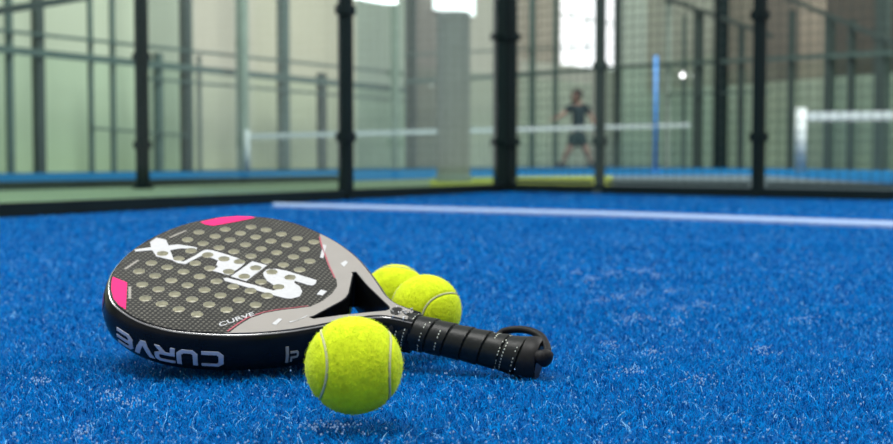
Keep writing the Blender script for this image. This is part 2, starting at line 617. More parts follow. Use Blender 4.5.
# small printed marks of the face
for poly in ([(0.241, -0.0855), (0.2375, -0.0857), (0.2288, -0.0597), (0.2321, -0.0595)],
             [(0.2099, -0.0571), (0.2085, -0.0647), (0.2049, -0.0628), (0.2044, -0.0523)],
             [(0.2043, 0.0074), (0.2048, -0.0023), (0.1987, -0.0017), (0.1990, 0.0072)],
             [(0.216, 0.0718), (0.215, 0.061), (0.212, 0.0608), (0.2119, 0.0723)],
             [(0.2048, 0.0623), (0.2030, 0.0630), (0.1960, 0.0500), (0.1955, 0.0446), (0.1992, 0.0556)]):
    MB().prism(poly, ZT - .0002, ZT + .0003).build('printed_mark', [M['white_ink']], racket)
M['pink_line'] = mat('faded_pink_paint', rgb(170, 84, 96), 0.4, 0.05, 50)
for lo_, hi_, o1, o2 in ((1, 9, .0016, .0014), (13, 18, .0012, -.0016)):
    pts = [(x + o1, y) for x, y in THROAT[lo_:hi_]]
    tag(MB().prism(pts + [(x + o2 * (1 if o2 > 0 else 1), y) for x, y in reversed(pts)], ZT - .0002, ZT + .0003).build('pink_line', [M['pink_line']], racket), 'thin faded pink line edging the grey panel')


def text_mesh(body, size, bold=0.0, shear=0.0):
    cu = bpy.data.curves.new('letters', 'FONT')
    cu.body = body
    cu.size = size
    cu.offset = bold
    cu.shear = shear
    cu.extrude = 0.0003
    o = bpy.data.objects.new('letters', cu)
    COL.objects.link(o)
    bpy.context.view_layer.update()
    me = bpy.data.meshes.new_from_object(o.evaluated_get(bpy.context.evaluated_depsgraph_get()))
    bpy.data.objects.remove(o)
    return me


def face_text(name, body, p, q, size_scale, m, bold=0.0, label=None, wide=1.0):
    """lettering lying on the face from p to q (local), upright as seen from the near side"""
    me = text_mesh(body, 1.0, bold, 0.2)
    xs = [v.co.x for v in me.vertices]
    ys = [v.co.y for v in me.vertices]
    p, q = Vector(p), Vector(q)
    d = (q - p)
    Ln = d.length
    d.normalize()
    e = Vector((-d.y, d.x))
    sx = Ln / (max(xs) - min(xs))
    sy = size_scale / (max(ys) - min(ys))
    for v in me.vertices:
        a = p + d * ((v.co.x - min(xs)) * sx) + e * ((v.co.y - min(ys)) * sy)
        v.co = (a.x, a.y, ZT + .0001 + (0.0003 if v.co.z > 0 else 0))
    me.materials.clear()
    me.materials.append(m)
    o = bpy.data.objects.new(name, me)
    COL.objects.link(o)
    o.parent = racket
    if label:
        o['label'] = label
    return o


face_text('small_lettering', 'CURVE', (.2516, .0950), (.2345, .0640), .0062, M['white_ink'], .01, 'small white word near the grey panel')

# tiny printed lines too small to read
for p_, q_ in (((.3760, -.0310), (.3700, -.0520)), ((.3775, .0430), (.3765, .0220)), ((.3440, .0880), (.3560, .0690))):
    p_, q_ = Vector(p_), Vector(q_)
    d_ = (q_ - p_).normalized()
    e_ = Vector((-d_.y, d_.x))
    tl = MB()
    zz = []
    nseg = 24
    for k in range(nseg + 1):
        c0 = p_.lerp(q_, k / nseg)
        hw_ = .0007 + .0009 * (k * 7 % 5) / 4
        zz.append((c0 + e_ * hw_, c0 - e_ * hw_))
    tl.prism([tuple(a_) for a_, b__ in zz] + [tuple(b__) for a_, b__ in reversed(zz)], ZT - .0002, ZT + .0002)
    tl.build('printed_line', [M['grey_ink']], racket)

# blocky lettering on the near side of the rim (upside down: tops point to the ground)
GLY = {
    'C': [[(1, 1), (.25, 1), (0, .78), (0, .22), (.25, 0), (1, 0), (1, .2), (.33, .2), (.22, .3), (.22, .7), (.33, .8), (1, .8)]],
    'U': [[(0, 1), (0, .22), (.25, 0), (.75, 0), (1, .22), (1, 1), (.78, 1), (.78, .3), (.67, .2), (.33, .2), (.22, .3), (.22, 1)]],
    'R': [[(0, 0), (.22, 0), (.22, .32), (.45, .32), (.75, 0), (1.03, 0), (.72, .33), (1, .45), (1, .85), (.82, 1), (0, 1), (0, .82), (.72, .82), (.78, .76), (.78, .56), (.72, .5), (0, .5)]],
    'V': [[(0, 1), (.38, 0), (.62, 0), (1, 1), (.76, 1), (.5, .27), (.24, 1)]],
    'E': [[(1, 1), (.25, 1), (0, .78), (0, .22), (.25, 0), (1, 0), (1, .19), (.33, .19), (.22, .3), (.22, .4), (1, .4), (1, .59), (.22, .59), (.22, .7), (.33, .81), (1, .81)]],
    'I': [[(-.04, 0), (1.04, 0), (1.04, 1), (-.04, 1)]],
    'P': [[(0, 0), (.22, 0), (.22, .34), (.8, .34), (1, .5), (1, .85), (.8, 1), (0, 1), (0, .82), (.72, .82), (.78, .76), (.78, .58), (.72, .52), (0, .52)]],
}


def side_letter(m, ch, a0, a1, n0, n1, flip):
    """letter on the rim between arc positions a0..a1 and heights n0..n1"""
    def inside(u, v, poly):
        r, j = False, len(poly) - 1
        for i in range(len(poly)):
            (x1, y1), (x2, y2) = poly[i], poly[j]
            if (y1 > v) != (y2 > v) and u < (x2 - x1) * (v - y1) / (y2 - y1) + x1:
                r = not r
            j = i
        return r
    K = 44
    U0, U1 = -.05, 1.05
    cells = {(i, j) for i in range(K) for j in range(K) if any(inside(U0 + (U1 - U0) * (i + .5) / K, (j + .5) / K, p) for p in GLY[ch])}
    ids, up, dn, fs_ = {}, [], [], []

    def vid(i, j):
        if (i, j) not in ids:
            ids[(i, j)] = len(up)
            aa, nn = a0 + (a1 - a0) * (U0 + (U1 - U0) * i / K), n0 + (n1 - n0) * j / K
            up.append(rim_point(aa, nn, .0005))
            dn.append(rim_point(aa, nn, -.0006))
        return ids[(i, j)]
    edges = []
    for i, j in cells:
        q = [vid(i, j), vid(i + 1, j), vid(i + 1, j + 1), vid(i, j + 1)]
        fs_.append(tuple(q))
        for di, dj, e in ((0, -1, (0, 1)), (1, 0, (1, 2)), (0, 1, (2, 3)), (-1, 0, (3, 0))):
            if (i + di, j + dj) not in cells:
                edges.append((q[e[0]], q[e[1]]))
    n = len(up)
    fs_ += [tuple(n + i for i in reversed(q)) for q in fs_]
    fs_ += [(j, i, n + i, n + j) for i, j in edges]
    m.add(up + dn, fs_)


def arc_for_x(px, n):
    """arc position on the near side whose rim point lies furthest round to photo column px"""
    best = None
    c, s = math.cos(PITCH), math.sin(PITCH)
    k = 0.02
    while k < 0.33:
        w = RW @ rim_point(k, n)
        dpt = w.y * c - (w.z - CAM_H) * s
        x = 446.5 + F_PX * w.x / dpt
        if best is None or abs(x - px) < best[0]:
            best = (abs(x - px), k)
        k += 0.0008
    return best[1]


def fix_normals(o):
    bm = bmesh.new()
    bm.from_mesh(o.data)
    bmesh.ops.recalc_face_normals(bm, faces=bm.faces)
    bm.to_mesh(o.data)
    bm.free()


for ch, x0, x1 in (('C', 223.5, 201), ('U', 197.5, 177), ('R', 174.5, 154.5), ('V', 154, 133.5), ('E', 132.5, 117)):
    sl = MB()
    side_letter(sl, ch, arc_for_x(x0, -.004), arc_for_x(x1, -.004), .0045, -.0105, True)
    side_o = sl.build('side_letter', [M['side_ink']], racket)
    fix_normals(side_o)
    tag(side_o, 'pale block letter printed upside down on the near rim')
sm = MB()
a0, a1 = arc_for_x(290.5, 0), arc_for_x(299, 0)
side_letter(sm, 'P', a0, a1, -.0095, .0015, False)
sb_ = MB()
side_letter(sb_, 'I', arc_for_x(286.2, 0), arc_for_x(288.4, 0), -.0100, .0060, False)
sb_o = sb_.build('rim_mark', [M['grey_ink']], racket)
fix_normals(sb_o)
so = sm.build('rim_mark', [M['grey_ink']], racket)
bm = bmesh.new(); bm.from_mesh(so.data); bmesh.ops.recalc_face_normals(bm, faces=bm.faces); bm.to_mesh(so.data); bm.free()
tag(so, 'small upside-down letter mark on the near rim')
# magenta flash at the head end of the rim
fl = MB()
for xa, xb, n0, n1 in ((.372, .386, -.011, .010),):
    ka = [ARC[i] for i in range(NO) if OUT[i].y > 0 and xa <= OUT[i].x <= xb]
    if len(ka) >= 2:
        aa = np.linspace(min(ka), max(ka), 8)
        nn = np.linspace(n0, n1, 6)
        v = [rim_point(a, n, .0004) for a in aa for n in nn]
        fl.add(v, [(i * 6 + j, (i + 1) * 6 + j, (i + 1) * 6 + j + 1, i * 6 + j + 1) for i in range(7) for j in range(5)])
if fl.v:
    tag(fl.build('rim_flash', [mat('dark_magenta_paint', rgb(120, 16, 84), 0.3, 0.1, 60)], racket, smooth=True), 'dark magenta flash on the rim at the head end')

# grip: overlapping spiral wrap
def gz(s):
    return 0.0020 * (1 - min(1, max(0, s / .132)))


def grip_r(s):
    K = [(.004, .0178), (.010, .0180), (.018, .0168), (.035, .0152), (.075, .0148), (.105, .0155), (.125, .0165), (.134, .0172)]
    for (a, ra), (b, rb) in zip(K[:-1], K[1:]):
        if a <= s <= b:
            return ra + (rb - ra) * (s - a) / (b - a)
    return K[0][1] if s < K[0][0] else K[-1][1]


PITCHG = 0.0165
g = MB()
nS, nT = 220, 48
vs = []
for i in range(nS + 1):
    s = .004 + (.134 - .004) * i / nS
    for k in range(nT):
        th = 2 * math.pi * k / nT
        ph = (s / PITCHG + th / (2 * math.pi)) % 1.0
        r = grip_r(s) + .0009 * (1 - ph) - (.0008 if ph > .94 else 0)
        vs.append((s, r * math.cos(th), gz(s) + r * math.sin(th)))
fs = [(i * nT + k, i * nT + (k + 1) % nT, (i + 1) * nT + (k + 1) % nT, (i + 1) * nT + k) for i in range(nS) for k in range(nT)]
fs.append(tuple(range(nT)))
fs.append(tuple(nS * nT + k for k in range(nT - 1, -1, -1)))
g.add(vs, fs)
# pale perforation dots along some turns of the wrap
for band, off in ((.0225, 0.10), (.0325, .12), (.0365, .3), (.092, .1), (.107, .1), (.122, .2), (.129, .6)):
    for k in range(34):
        if random.random() < .28:
            continue
        th = 2 * math.pi * k / 34
        s = band - PITCHG * ((th / (2 * math.pi) - .2) % 1.0 - .5) * .75
        ph = (s / PITCHG + th / (2 * math.pi)) % 1.0
        r = grip_r(s) + .0009 * (1 - ph) + .0001
        c, sn = math.cos(th), math.sin(th)
        ce = Vector((s, r * c, gz(s) + r * sn))
        t1, t2, no = Vector((1, 0, 0)), Vector((0, -sn, c)), Vector((0, c, sn))
        a, b = .00042, .0008 * random.uniform(.6, 1.1)
        g.add([ce + t1 * x * a + t2 * y * b + no * z for z in (-.0004, .0001) for x, y in ((-1, -1), (1, -1), (1, 1), (-1, 1))],
              [(3, 2, 1, 0), (4, 5, 6, 7), (0, 1, 5, 4), (1, 2, 6, 5), (2, 3, 7, 6), (3, 0, 4, 7)], 1)
grip = g.build('grip', [M['grip'], M['perf']], racket)
autosmooth(grip, 40)
tag(grip, 'black spiral-wrapped grip with rows of pale perforations')
# collar at the neck
c_ = MB()
c_.tube([(s, 0, gz(s)) for s in (.127, .129, .133, .136)], [.0178, .0186, .0186, .0175], 40)
# white scribbled marks on the neck
col_o = c_.build('collar', [M['rubber']], racket)
autosmooth(col_o, 40)
nm = MB()
for _ in range(14):
    s = random.uniform(.1195, .1335)
    y = random.uniform(-.009, .014)
    L_, an = random.uniform(.0012, .004), random.uniform(0, math.pi)
    w_ = .0006
    dx, dy = math.cos(an) * L_ / 2, math.sin(an) * L_ / 2
    nx, ny = -math.sin(an) * w_ / 2, math.cos(an) * w_ / 2
    zz = max(top_h(s), .0172) + .0012
    nm.add([(s - dx - nx, y - dy - ny, zz), (s + dx - nx, y + dy - ny, zz), (s + dx + nx, y + dy + ny, zz), (s - dx + nx, y - dy + ny, zz),
            (s - dx - nx, y - dy - ny, zz - .0015), (s + dx - nx, y + dy - ny, zz - .0015), (s + dx + nx, y + dy + ny, zz - .0015), (s - dx + nx, y - dy + ny, zz - .0015)],
           [(0, 1, 2, 3), (7, 6, 5, 4), (0, 4, 5, 1), (1, 5, 6, 2), (2, 6, 7, 3), (3, 7, 4, 0)])
tag(nm.build('neck_print', [M['white_ink']], racket), 'scuffed white print on the neck')
# butt cap
b_ = MB()
b_.tube([(s, 0, gz(s)) for s in (.012, .009, .006, .002, -.001, -.002, -.0005, .001)], [.0186, .0194, .0200, .0200, .0188, .0168, .0150, .0142], 44)
butt = b_.build('butt_cap', [M['rubber']], racket)
autosmooth(butt, 50)


def to_local(p):
    return RWI @ Vector(p)


SP = [at(531, 359, 1.0850), at(538, 357, 1.070), at(545, 356, 1.068), at(547.5, 351, 1.072), at(545, 342, 1.085), at(540, 335.5, 1.10), at(532, 331.5, 1.112), at(522, 329.5, 1.122), at(511, 330, 1.130), at(502, 332.5, 1.134),
      at(498, 338, 1.128), at(505, 345, 1.110)]
SPL = catmull([tuple(to_local(p)) for p in SP], 6)
st = MB()
st.tube(SPL, .0033, 14, flat=1.0)
strap = st.build('wrist_strap', [M['cord']], racket, smooth=True)
kn = MB()
KP = [at(536, 356, 1.076), at(541, 357, 1.070), at(545, 358, 1.067), at(548.0, 359.5, 1.065), at(549.5, 360.5, 1.064)]
kn.tube([tuple(to_local(p)) for p in KP], [.0050, .0062, .0078, .0072, .0030], 20)
kn.build('strap_knot', [M['cord']], racket, smooth=True)


# ------------------------------------------------------------------ tennis balls
BR = 0.0338
SA, SB = 0.82, 0.18
SCc = 2 * math.sqrt(SA * SB)


def seam_pt(t):
    return Vector((SA * math.cos(t) + SB * math.cos(3 * t), SA * math.sin(t) - SB * math.sin(3 * t), SCc * math.sin(2 * t)))


SEAM = [seam_pt(2 * math.pi * k / 240).normalized() for k in range(240)]
SEAM_A = np.array([tuple(p) for p in SEAM])


def ball_mesh():
    bm = bmesh.new()
    bmesh.ops.create_icosphere(bm, subdivisions=6, radius=1)
    P = np.array([tuple(v.co) for v in bm.verts])
    d = np.sqrt(np.maximum(0, 2 - 2 * (P @ SEAM_A.T).max(1)))
    from mathutils import noise
    for v, dd in zip(bm.verts, d):
        n = noise.noise(v.co * 26) * .010 + noise.noise(v.co * 60) * .006
        groove = 0.035 * max(0, 1 - (dd / .075) ** 2)
        v.co = v.co * (BR * (0.985 + n * (dd > .05) - groove))
    me = bpy.data.meshes.new('felt')
    bm.to_mesh(me)
    bm.free()
    base_v = np.array([tuple(v.co) for v in me.vertices])
    base_f = [tuple(p.vertices) for p in me.polygons]
    # loose felt fibres
    N = 9000
    u = rng.normal(size=(N, 3))
    u /= np.linalg.norm(u, axis=1)[:, None]
    dd = np.sqrt(np.maximum(0, 2 - 2 * (u @ SEAM_A.T).max(1)))
    u = u[dd > .065]
    N = len(u)
    tng = np.cross(u, rng.normal(size=(N, 3)))
    tng /= np.linalg.norm(tng, axis=1)[:, None]
    sid = np.cross(u, tng)
    Ls = rng.uniform(.0010, .0032, N)[:, None]
    el = rng.uniform(.15, .8, N)[:, None]
    b0 = u * BR * .972
    mid = b0 + (tng * .8 + u * el * 1.2) * Ls * .6
    tip = b0 + (tng * 1.3 + u * el) * Ls
    w = .00011
    V = np.stack([b0 - sid * w, b0 + sid * w, mid + sid * w, mid - sid * w, tip], 1).reshape(-1, 3)
    o = len(base_v)
    F = base_f[:]
    for i in range(N):
        k = o + i * 5
        F.append((k, k + 1, k + 2, k + 3))
        F.append((k + 3, k + 2, k + 4))
    me2 = bpy.data.meshes.new('felt')
    me2.from_pydata(np.concatenate([base_v, V]).tolist(), [], F)
    me2.materials.append(M['felt'])
    me2.polygons.foreach_set('use_smooth', [True] * len(me2.polygons))
    me2.update()
    sm_ = MB()
    pts = [p * (BR * .966) for p in SEAM] + [SEAM[0] * (BR * .966)]
    sm_.tube(pts, 0.00095, 10, cap=False)
    me3 = sm_.mesh('seam', [M['seam']])
    me3.polygons.foreach_set('use_smooth', [True] * len(me3.polygons))
    return me2, me3


felt_me, seam_me = ball_mesh()
for (px, py, label, rot) in (
        (354, 365.3, 'front yellow-green tennis ball on the blue turf before the racket, both seams showing', 'front'),
        (425.7, 310.5, 'yellow-green tennis ball behind the racket grip, one curved seam showing', 'mid'),
        (395.4, 297.0, 'farthest yellow-green tennis ball, half hidden by another ball and the racket throat', 'back')):
    c = ground(px, py, BR + .0008)
    b = empty('tennis_ball', c, label, 'ball', 'tennis balls by the racket')
    for nm_, me in (('felt', felt_me), ('seam', seam_me)):
        o = bpy.data.objects.new(nm_, me)
        COL.objects.link(o)
        o.parent = b
    # seam frame: arcs of the curve become upright as seen from the camera
    R0 = Matrix.Rotation(math.radians(45), 3, 'Z')            # arcs upright in the z view
    toview = Matrix(((1, 0, 0), (0, 0, -1), (0, 1, 0)))        # ball z towards the camera (-Y), ball y up
    if rot == 'front':
        R = Matrix.Rotation(math.radians(11), 3, 'Z') @ Matrix.Rotation(math.radians(-6), 3, 'X') @ toview @ Matrix.Rotation(math.radians(88), 3, 'Z') @ R0
    elif rot == 'mid':
        R = Matrix.Rotation(math.radians(12), 3, 'Y') @ Matrix.Rotation(math.radians(-44), 3, 'Z') @ Matrix.Rotation(math.radians(-4), 3, 'X') @ toview @ Matrix.Rotation(math.radians(88), 3, 'Z') @ R0
    else:
        R = Matrix.Rotation(math.radians(-35), 3, 'X') @ toview @ Matrix.Rotation(math.radians(-4), 3, 'Z') @ R0
    b.rotation_euler = R.to_euler()

# ------------------------------------------------------------------ enclosure and hall
Z0 = -0.012


def poly_floor(name, pts, z, m, thick=0.05):
    mbb = MB().prism([(p.x, p.y) for p in pts], z - thick, z)
    return tag(mbb.build(name, [m]), kind='structure')


C_L = ground(0, 214)          # where the enclosure meets the turf
C_C = ground(505, 189.5)
C_R = ground(893, 198)
dl = (C_L - C_C).normalized()
dr = (C_R - C_C).normalized()
EL, ER = C_C + dl * 7.5, C_C + dr * 7.5
poly_floor('floor', [EL, C_C, ER, Vector((7, -3, 0)), Vector((-7, -3, 0))], Z0, M['turf_base'], .10)

GY = -0.05
# hall floor under everything outside the court
hf = MB().prism([(-26, -3), (26, -3), (26, 40), (-26, 40)], GY - .10, GY - .03)
tag(hf.build('floor_hall', [M['hall_floor']]), kind='structure')


def strip(name, px, m, top=-.002):
    return poly_floor(name, [ground(x, y) for x, y in px], top, m, .03)


# strip of floor just outside the glass (left), olive turf behind the corner, grey floor to the right
strip('floor_walkway', [(-260, 225), (0, 205), (345, 191), (430, 187), (430, 178), (345, 181), (0, 190), (-260, 200)], M['hall_floor'])
strip('floor_olive', [(430, 187), (505, 185.5), (612, 186.5), (612, 175.5), (505, 176.5), (430, 178)], M['yellow_strip'])
strip('floor_grey', [(612, 186.5), (760, 189), (893, 192), (1150, 198), (1150, 186), (893, 184), (760, 175), (612, 175.5)], M['grey_strip'])
# neighbouring blue courts
strip('floor_neighbour', [(-260, 199), (0, 189.5), (345, 180.8), (505, 176.3), (612, 175.3), (612, 165.2), (590, 165.2), (300, 169), (0, 173), (-260, 178)], M['far_blue'])
strip('floor_opposite', [(612, 175.3), (760, 175), (893, 184), (1150, 186), (1150, 175), (893, 170.5), (760, 167), (612, 165.2)], M['far_blue'])

# dark base of the neighbouring court
k1, k2, k3 = ground(-260, 200), ground(0, 190), ground(345, 181)
br = MB()
br.beam(Vector((k1.x, k1.y, .02)), Vector((k2.x, k2.y, .02)), .05, .05)
br.beam(Vector((k2.x, k2.y, .02)), Vector((k3.x, k3.y, .02)), .05, .05)
tag(br.build('trim_1', [M['rail_dark']]), kind='structure')


def on_wall(px, side):
    """distance along the left/right enclosure line at photo column px"""
    d = dl if side == 'l' else dr
    k = (px - 446.5) / F_PX
    c = math.cos(PITCH)
    # depth ~ y*cos + h*sin
    h0 = CAM_H * math.sin(PITCH)
    t = (k * (C_C.y * c + h0) - C_C.x) / (d.x - k * d.y * c)
    return C_C + d * t


def part_of(o, parent):
    w_ = o.matrix_basis.copy()
    o.parent = parent
    o.matrix_basis = Matrix.Translation(-parent.location) @ w_
    return o


def post(p, w, h, label, m, name='post', clamps=(), dirv=None, base=True, owner=None, cat='post'):
    d = (dirv or Vector((1, 0, 0))).normalized()
    an = math.atan2(d.y, d.x)
    sh = MB().box((-w / 2, -w / 2, -.02), (w / 2, w / 2, h))
    if owner is None:
        o = empty(name, (p.x, p.y, 0), label, cat)
        o.rotation_euler = (0, 0, an)
        sh.build('post_shaft', [m], o)
    else:
        o = sh.build(name, [m])
        o.location = (p.x, p.y, 0)
        o.rotation_euler = (0, 0, an)
        bpy.context.view_layer.update()
        part_of(o, owner)
    if base:
        MB().box((-w * .75, -w * .75, -.02), (w * .75, w * .75, .014)).build('base_plate', [m], o)
    for z in clamps:
        cw = w * .5 + .014
        cb = MB().box((-cw, -w * .62, z - .02), (cw, w * .62, z + .02))
        cb.box((-w * .3, -w * .75, z - .010), (w * .3, -w * .55, z + .010))
        cb.build('clamp', [m], o)
    return o


def zh(px, py, p):
    """height of photo row py at the distance of p"""
    return at(px, py, p.y).z


pA = on_wall(346, 'l')
pB = C_C
pC = on_wall(599.5, 'r')
pD = on_wall(758, 'r')
pL = on_wall(-330, 'l')
GW = empty('glass_wall', (pA.x, pA.y, 0), 'clear glass court wall at the left, with dark posts and base rail, ending at the thick corner post', 'glass wall')
MW = empty('mesh_wall', (pC.x, pC.y, 0), 'wire mesh court wall at the right with slim dark clamped posts, in front of the player', 'mesh fence')
post(pA, .050, 3.0, None, M['steel'], clamps=(zh(346, 10, pA), zh(346, 137, pA)), dirv=dl, owner=GW)
tag(post(pB, .095, 3.0, None, M['steel'], name='corner_post', clamps=(zh(504, 37, pB), zh(504, 142, pB)), dirv=dr, owner=GW), 'thick corner post')
post(pC, .040, 3.0, None, M['rail_dark'], clamps=(zh(600, 66, pC), zh(600, 141, pC)), dirv=dr, owner=MW)
post(pD, .046, 3.0, None, M['steel'], clamps=(zh(758, 15, pD), zh(758, 137, pD)), dirv=dr, owner=MW)


def pane(p, q, z0, z1, m, owner, th=.010, gap=.012):
    p, q = Vector((p.x, p.y, 0)), Vector((q.x, q.y, 0))
    d = (q - p).normalized()
    p, q = p + d * gap, q - d * gap
    mbb = MB().beam(Vector((p.x, p.y, (z0 + z1) / 2)), Vector((q.x, q.y, (z0 + z1) / 2)), th, z1 - z0)
    return part_of(mbb.build('glass_panel', [m], loc=((p.x + q.x) / 2, (p.y + q.y) / 2, z0)), owner)


pane(pL, pA, .036, 3.0, M['glass'], GW, gap=.035)
pane(pA, C_C, .036, 3.0, M['glass'], GW, gap=.055)


def mesh_panel(p, q, z0, z1, owner, sp=.05, r=.0014):
    p, q = Vector((p.x, p.y, 0)), Vector((q.x, q.y, 0))
    d = (q - p).normalized()
    p, q = p + d * .05, q - d * .05
    Ln = (q - p).length
    org = Vector(((p.x + q.x) / 2, (p.y + q.y) / 2, z0))
    w = MB()
    n = int(Ln / sp)
    for i in range(n + 1):
        a = p + d * (Ln * i / n) - org
        w.beam((a.x, a.y, 0), (a.x, a.y, z1 - z0), r * 2, r * 2)
    k = int((z1 - z0) / sp)
    for i in range(k + 1):
        z = (z1 - z0) * i / k
        a, b = p - org, q - org
        rr = .02 if i in (0, k) else r * 2
        w.beam((a.x, a.y, z), (b.x, b.y, z), rr, rr)
    o = w.build('mesh_panel', [M['wire']])
    o.location = org
    return part_of(o, owner)


pE = on_wall(1050, 'r')
for p, q in ((C_C, pC), (pC, pD), (pD, pE)):
    mesh_panel(p, q, .05, 2.9, MW)
br = MB().beam(Vector((EL.x, EL.y, .004)), Vector((C_C.x, C_C.y, .004)), .05, .060)
part_of(br.build('base_rail', [M['steel']], loc=(C_C.x, C_C.y, 0)), GW)
c2 = C_C + dr * .08
br = MB().beam(Vector((c2.x, c2.y, .004)), Vector((ER.x, ER.y, .004)), .05, .060)
part_of(br.build('base_rail', [M['steel']], loc=(c2.x, c2.y, 0)), MW)

# post standing beyond the walkway at the left
pX = ground(143, 188.5)
post(pX, .056, 3.4, 'heavy dark post standing beyond the walkway at the left', M['steel'], clamps=(zh(141, 57, pX), zh(142, 145, pX)), dirv=dl, name='steel_post')

# far lines of the hall
FL0, FL1 = ground(0, 173.2), ground(590, 166.6)
FL0 = Vector((FL0.x, FL0.y, 0))
FL1 = Vector((FL1.x, FL1.y, 0))
fd = (FL1 - FL0).normalized()


def far_pt(px, back=0.0):
    k = (px - 446.5) / F_PX
    c = math.cos(PITCH)
    h0 = CAM_H * math.sin(PITCH)
    n = Vector((-fd.y, fd.x, 0))
    if n.y < 0:
        n = -n
    o = FL0 + n * back
    t = (k * (o.y * c + h0) - o.x) / (fd.x - k * fd.y * c)
    return o + fd * t


FR1 = ground(1010, 171.5)
FR0 = ground(597, 166.6)
FR0 = Vector((FR0.x, FR0.y, 0))
FR1 = Vector((FR1.x, FR1.y, 0))
gd = (FR1 - FR0).normalized()


def right_pt(px):
    k = (px - 446.5) / F_PX
    c = math.cos(PITCH)
    h0 = CAM_H * math.sin(PITCH)
    t = (k * (FR0.y * c + h0) - FR0.x) / (gd.x - k * gd.y * c)
    return FR0 + gd * t


NF = empty('court_fence', (far_pt(187).x, far_pt(187).y, 0), 'far glass and rail fence of the neighbouring court, behind the glass wall and the player', 'fence')
OF = empty('court_fence', (right_pt(720).x, right_pt(720).y, 0), 'far glass and rail fence at the right, behind the blue pole', 'fence')
# posts of the neighbouring court along its far fence (left)
for px, wpx, label, m in (
        (11, 6, 'slim grey-green far fence post nearest the left edge', 'rail'),
        (40, 9, 'dark far fence post, second from the left edge', 'rail_dark'),
        (92, 4, 'very thin fence upright between the left dark posts', 'rail'),
        (114, 4, 'thin far upright just left of the heavy dark post', 'rail'),
        (187, 9, 'tall charcoal far post right of the heavy dark post', 'rail_dark'),
        (284, 9, 'grey-green far post right of the pale concrete post', 'rail'),
        (411, 8, 'dark far post just left of the round column', 'rail_dark'),
        (532, 5, 'thin far fence post left of the player', 'rail'),
        (555, 4, 'thin far fence post touching the player outstretched arm', 'rail')):
    p = far_pt(px)
    post(p, wpx * p.y / F_PX, 6.0, None, M[m], dirv=fd, base=False, owner=NF)
for px, wpx, top, label, m in (
        (159, 7, 53, 'short dark fence post between the two tall left posts', 'rail'),
        (200, 3, 55, 'short thin fence post beside the tall charcoal post', 'rail'),
        (322, 7, 73, 'short dark far post left of the glass wall post', 'rail_dark')):
    p = far_pt(px)
    post(p, wpx * p.y / F_PX, zh(px, top, p), None, M[m], dirv=fd, base=False, owner=NF)
p = far_pt(243, -.35)
post(p, 9 * p.y / F_PX, 6.0, 'pale sage concrete post left of the far net', M['rail_light'], dirv=fd, base=False, name='concrete_post')
p = far_pt(395, -.35)
post(p, 6 * p.y / F_PX, 6.0, 'pale upright edge in the glass near the far white lamp', M['rail_light'], dirv=fd, base=False, name='concrete_post')

# rails on the far fence
def rail(x0, y0, x1, y1, th, label, m):
    a, b = far_pt(x0, -.05), far_pt(x1, -.05)
    A, B = at(x0, y0, a.y), at(x1, y1, b.y)
    o = MB().beam(A, B, .05, th * (a.y + b.y) / 2 / F_PX).build('fence_rail', [m], loc=(A + B) / 2)
    return part_of(o, NF)


rail(-60, 43, 405, 90, 6, 'broad grey-green rail sloping along the far left fence', M['rail'])
rail(-60, 24, 405, 74, 2.5, 'thin upper rail above the broad rail of the far left fence', M['rail'])
rail(150, 79, 405, 101, 2, 'thin lower rail below the broad rail at the left', M['rail'])
rail(92, 128, 190, 136, 2, 'short low rail behind the heavy dark post', M['rail'])
rail(405, 82, 592, 70, 4, 'dark rail below the bright window behind the player', M['rail'])
rail(405, 55, 592, 46, 2, 'thin rail crossing the bright window', M['rail'])
A, B = at(-40, 17, 12.5), at(85, -3, 14.5)
tag(MB().beam(A, B, .08, .075).build('roof_brace', [M['rail_dark']], loc=(A + B) / 2), 'dark slanting brace in the top left corner', 'beam')


# glass of the far fence under the broad rail
for x0, x1, label in ((-60, 40, 'pale green far glass at the left edge below the rail'), (40, 187, 'pale green far glass behind the heavy dark post'),
                      (187, 322, 'pale green far glass behind the far net end'), (322, 411, 'green far glass behind the glass wall post'), (411, 592, 'pale green far glass behind the player')):
    a, b = far_pt(x0, .02), far_pt(x1, .02)
    zt = zh((x0 + x1) / 2, 45 + (max(x0, 0) + x1) / 2 * .115 if x1 < 420 else 76, (a + b) / 2)
    pane(a, b, .0, zt, M['glass_far'], NF)

# hall walls, bay by bay
WB = 1.3


def bay(px0, px1, col, name, back=WB, z0=-.05, z1=8.0, fn=far_pt):
    a = fn(px0, back) if fn is far_pt else fn(px0)
    b = fn(px1, back) if fn is far_pt else fn(px1)
    if px0 <= -300:
        a = a - fd * 14
    mm = mat('painted_wall', col, 0.9, 0.05, .8)
    o = MB().beam(Vector((a.x, a.y, (z0 + z1) / 2)), Vector((b.x, b.y, (z0 + z1) / 2)), .2, z1 - z0).build(name, [mm])
    return tag(o, kind='structure')


bay(-300, 133, rgb(176, 182, 160), 'wall_left')
bay(133, 190, rgb(158, 164, 146), 'wall_left')
bay(190, 250, rgb(188, 180, 162), 'wall_left')
bay(250, 352, rgb(184, 178, 156), 'wall_left')
bay(352, 405, rgb(150, 160, 144), 'wall_left')
bay(405, 436, rgb(116, 112, 104), 'wall_left')
bay(436, 516, rgb(186, 182, 166), 'wall_back')
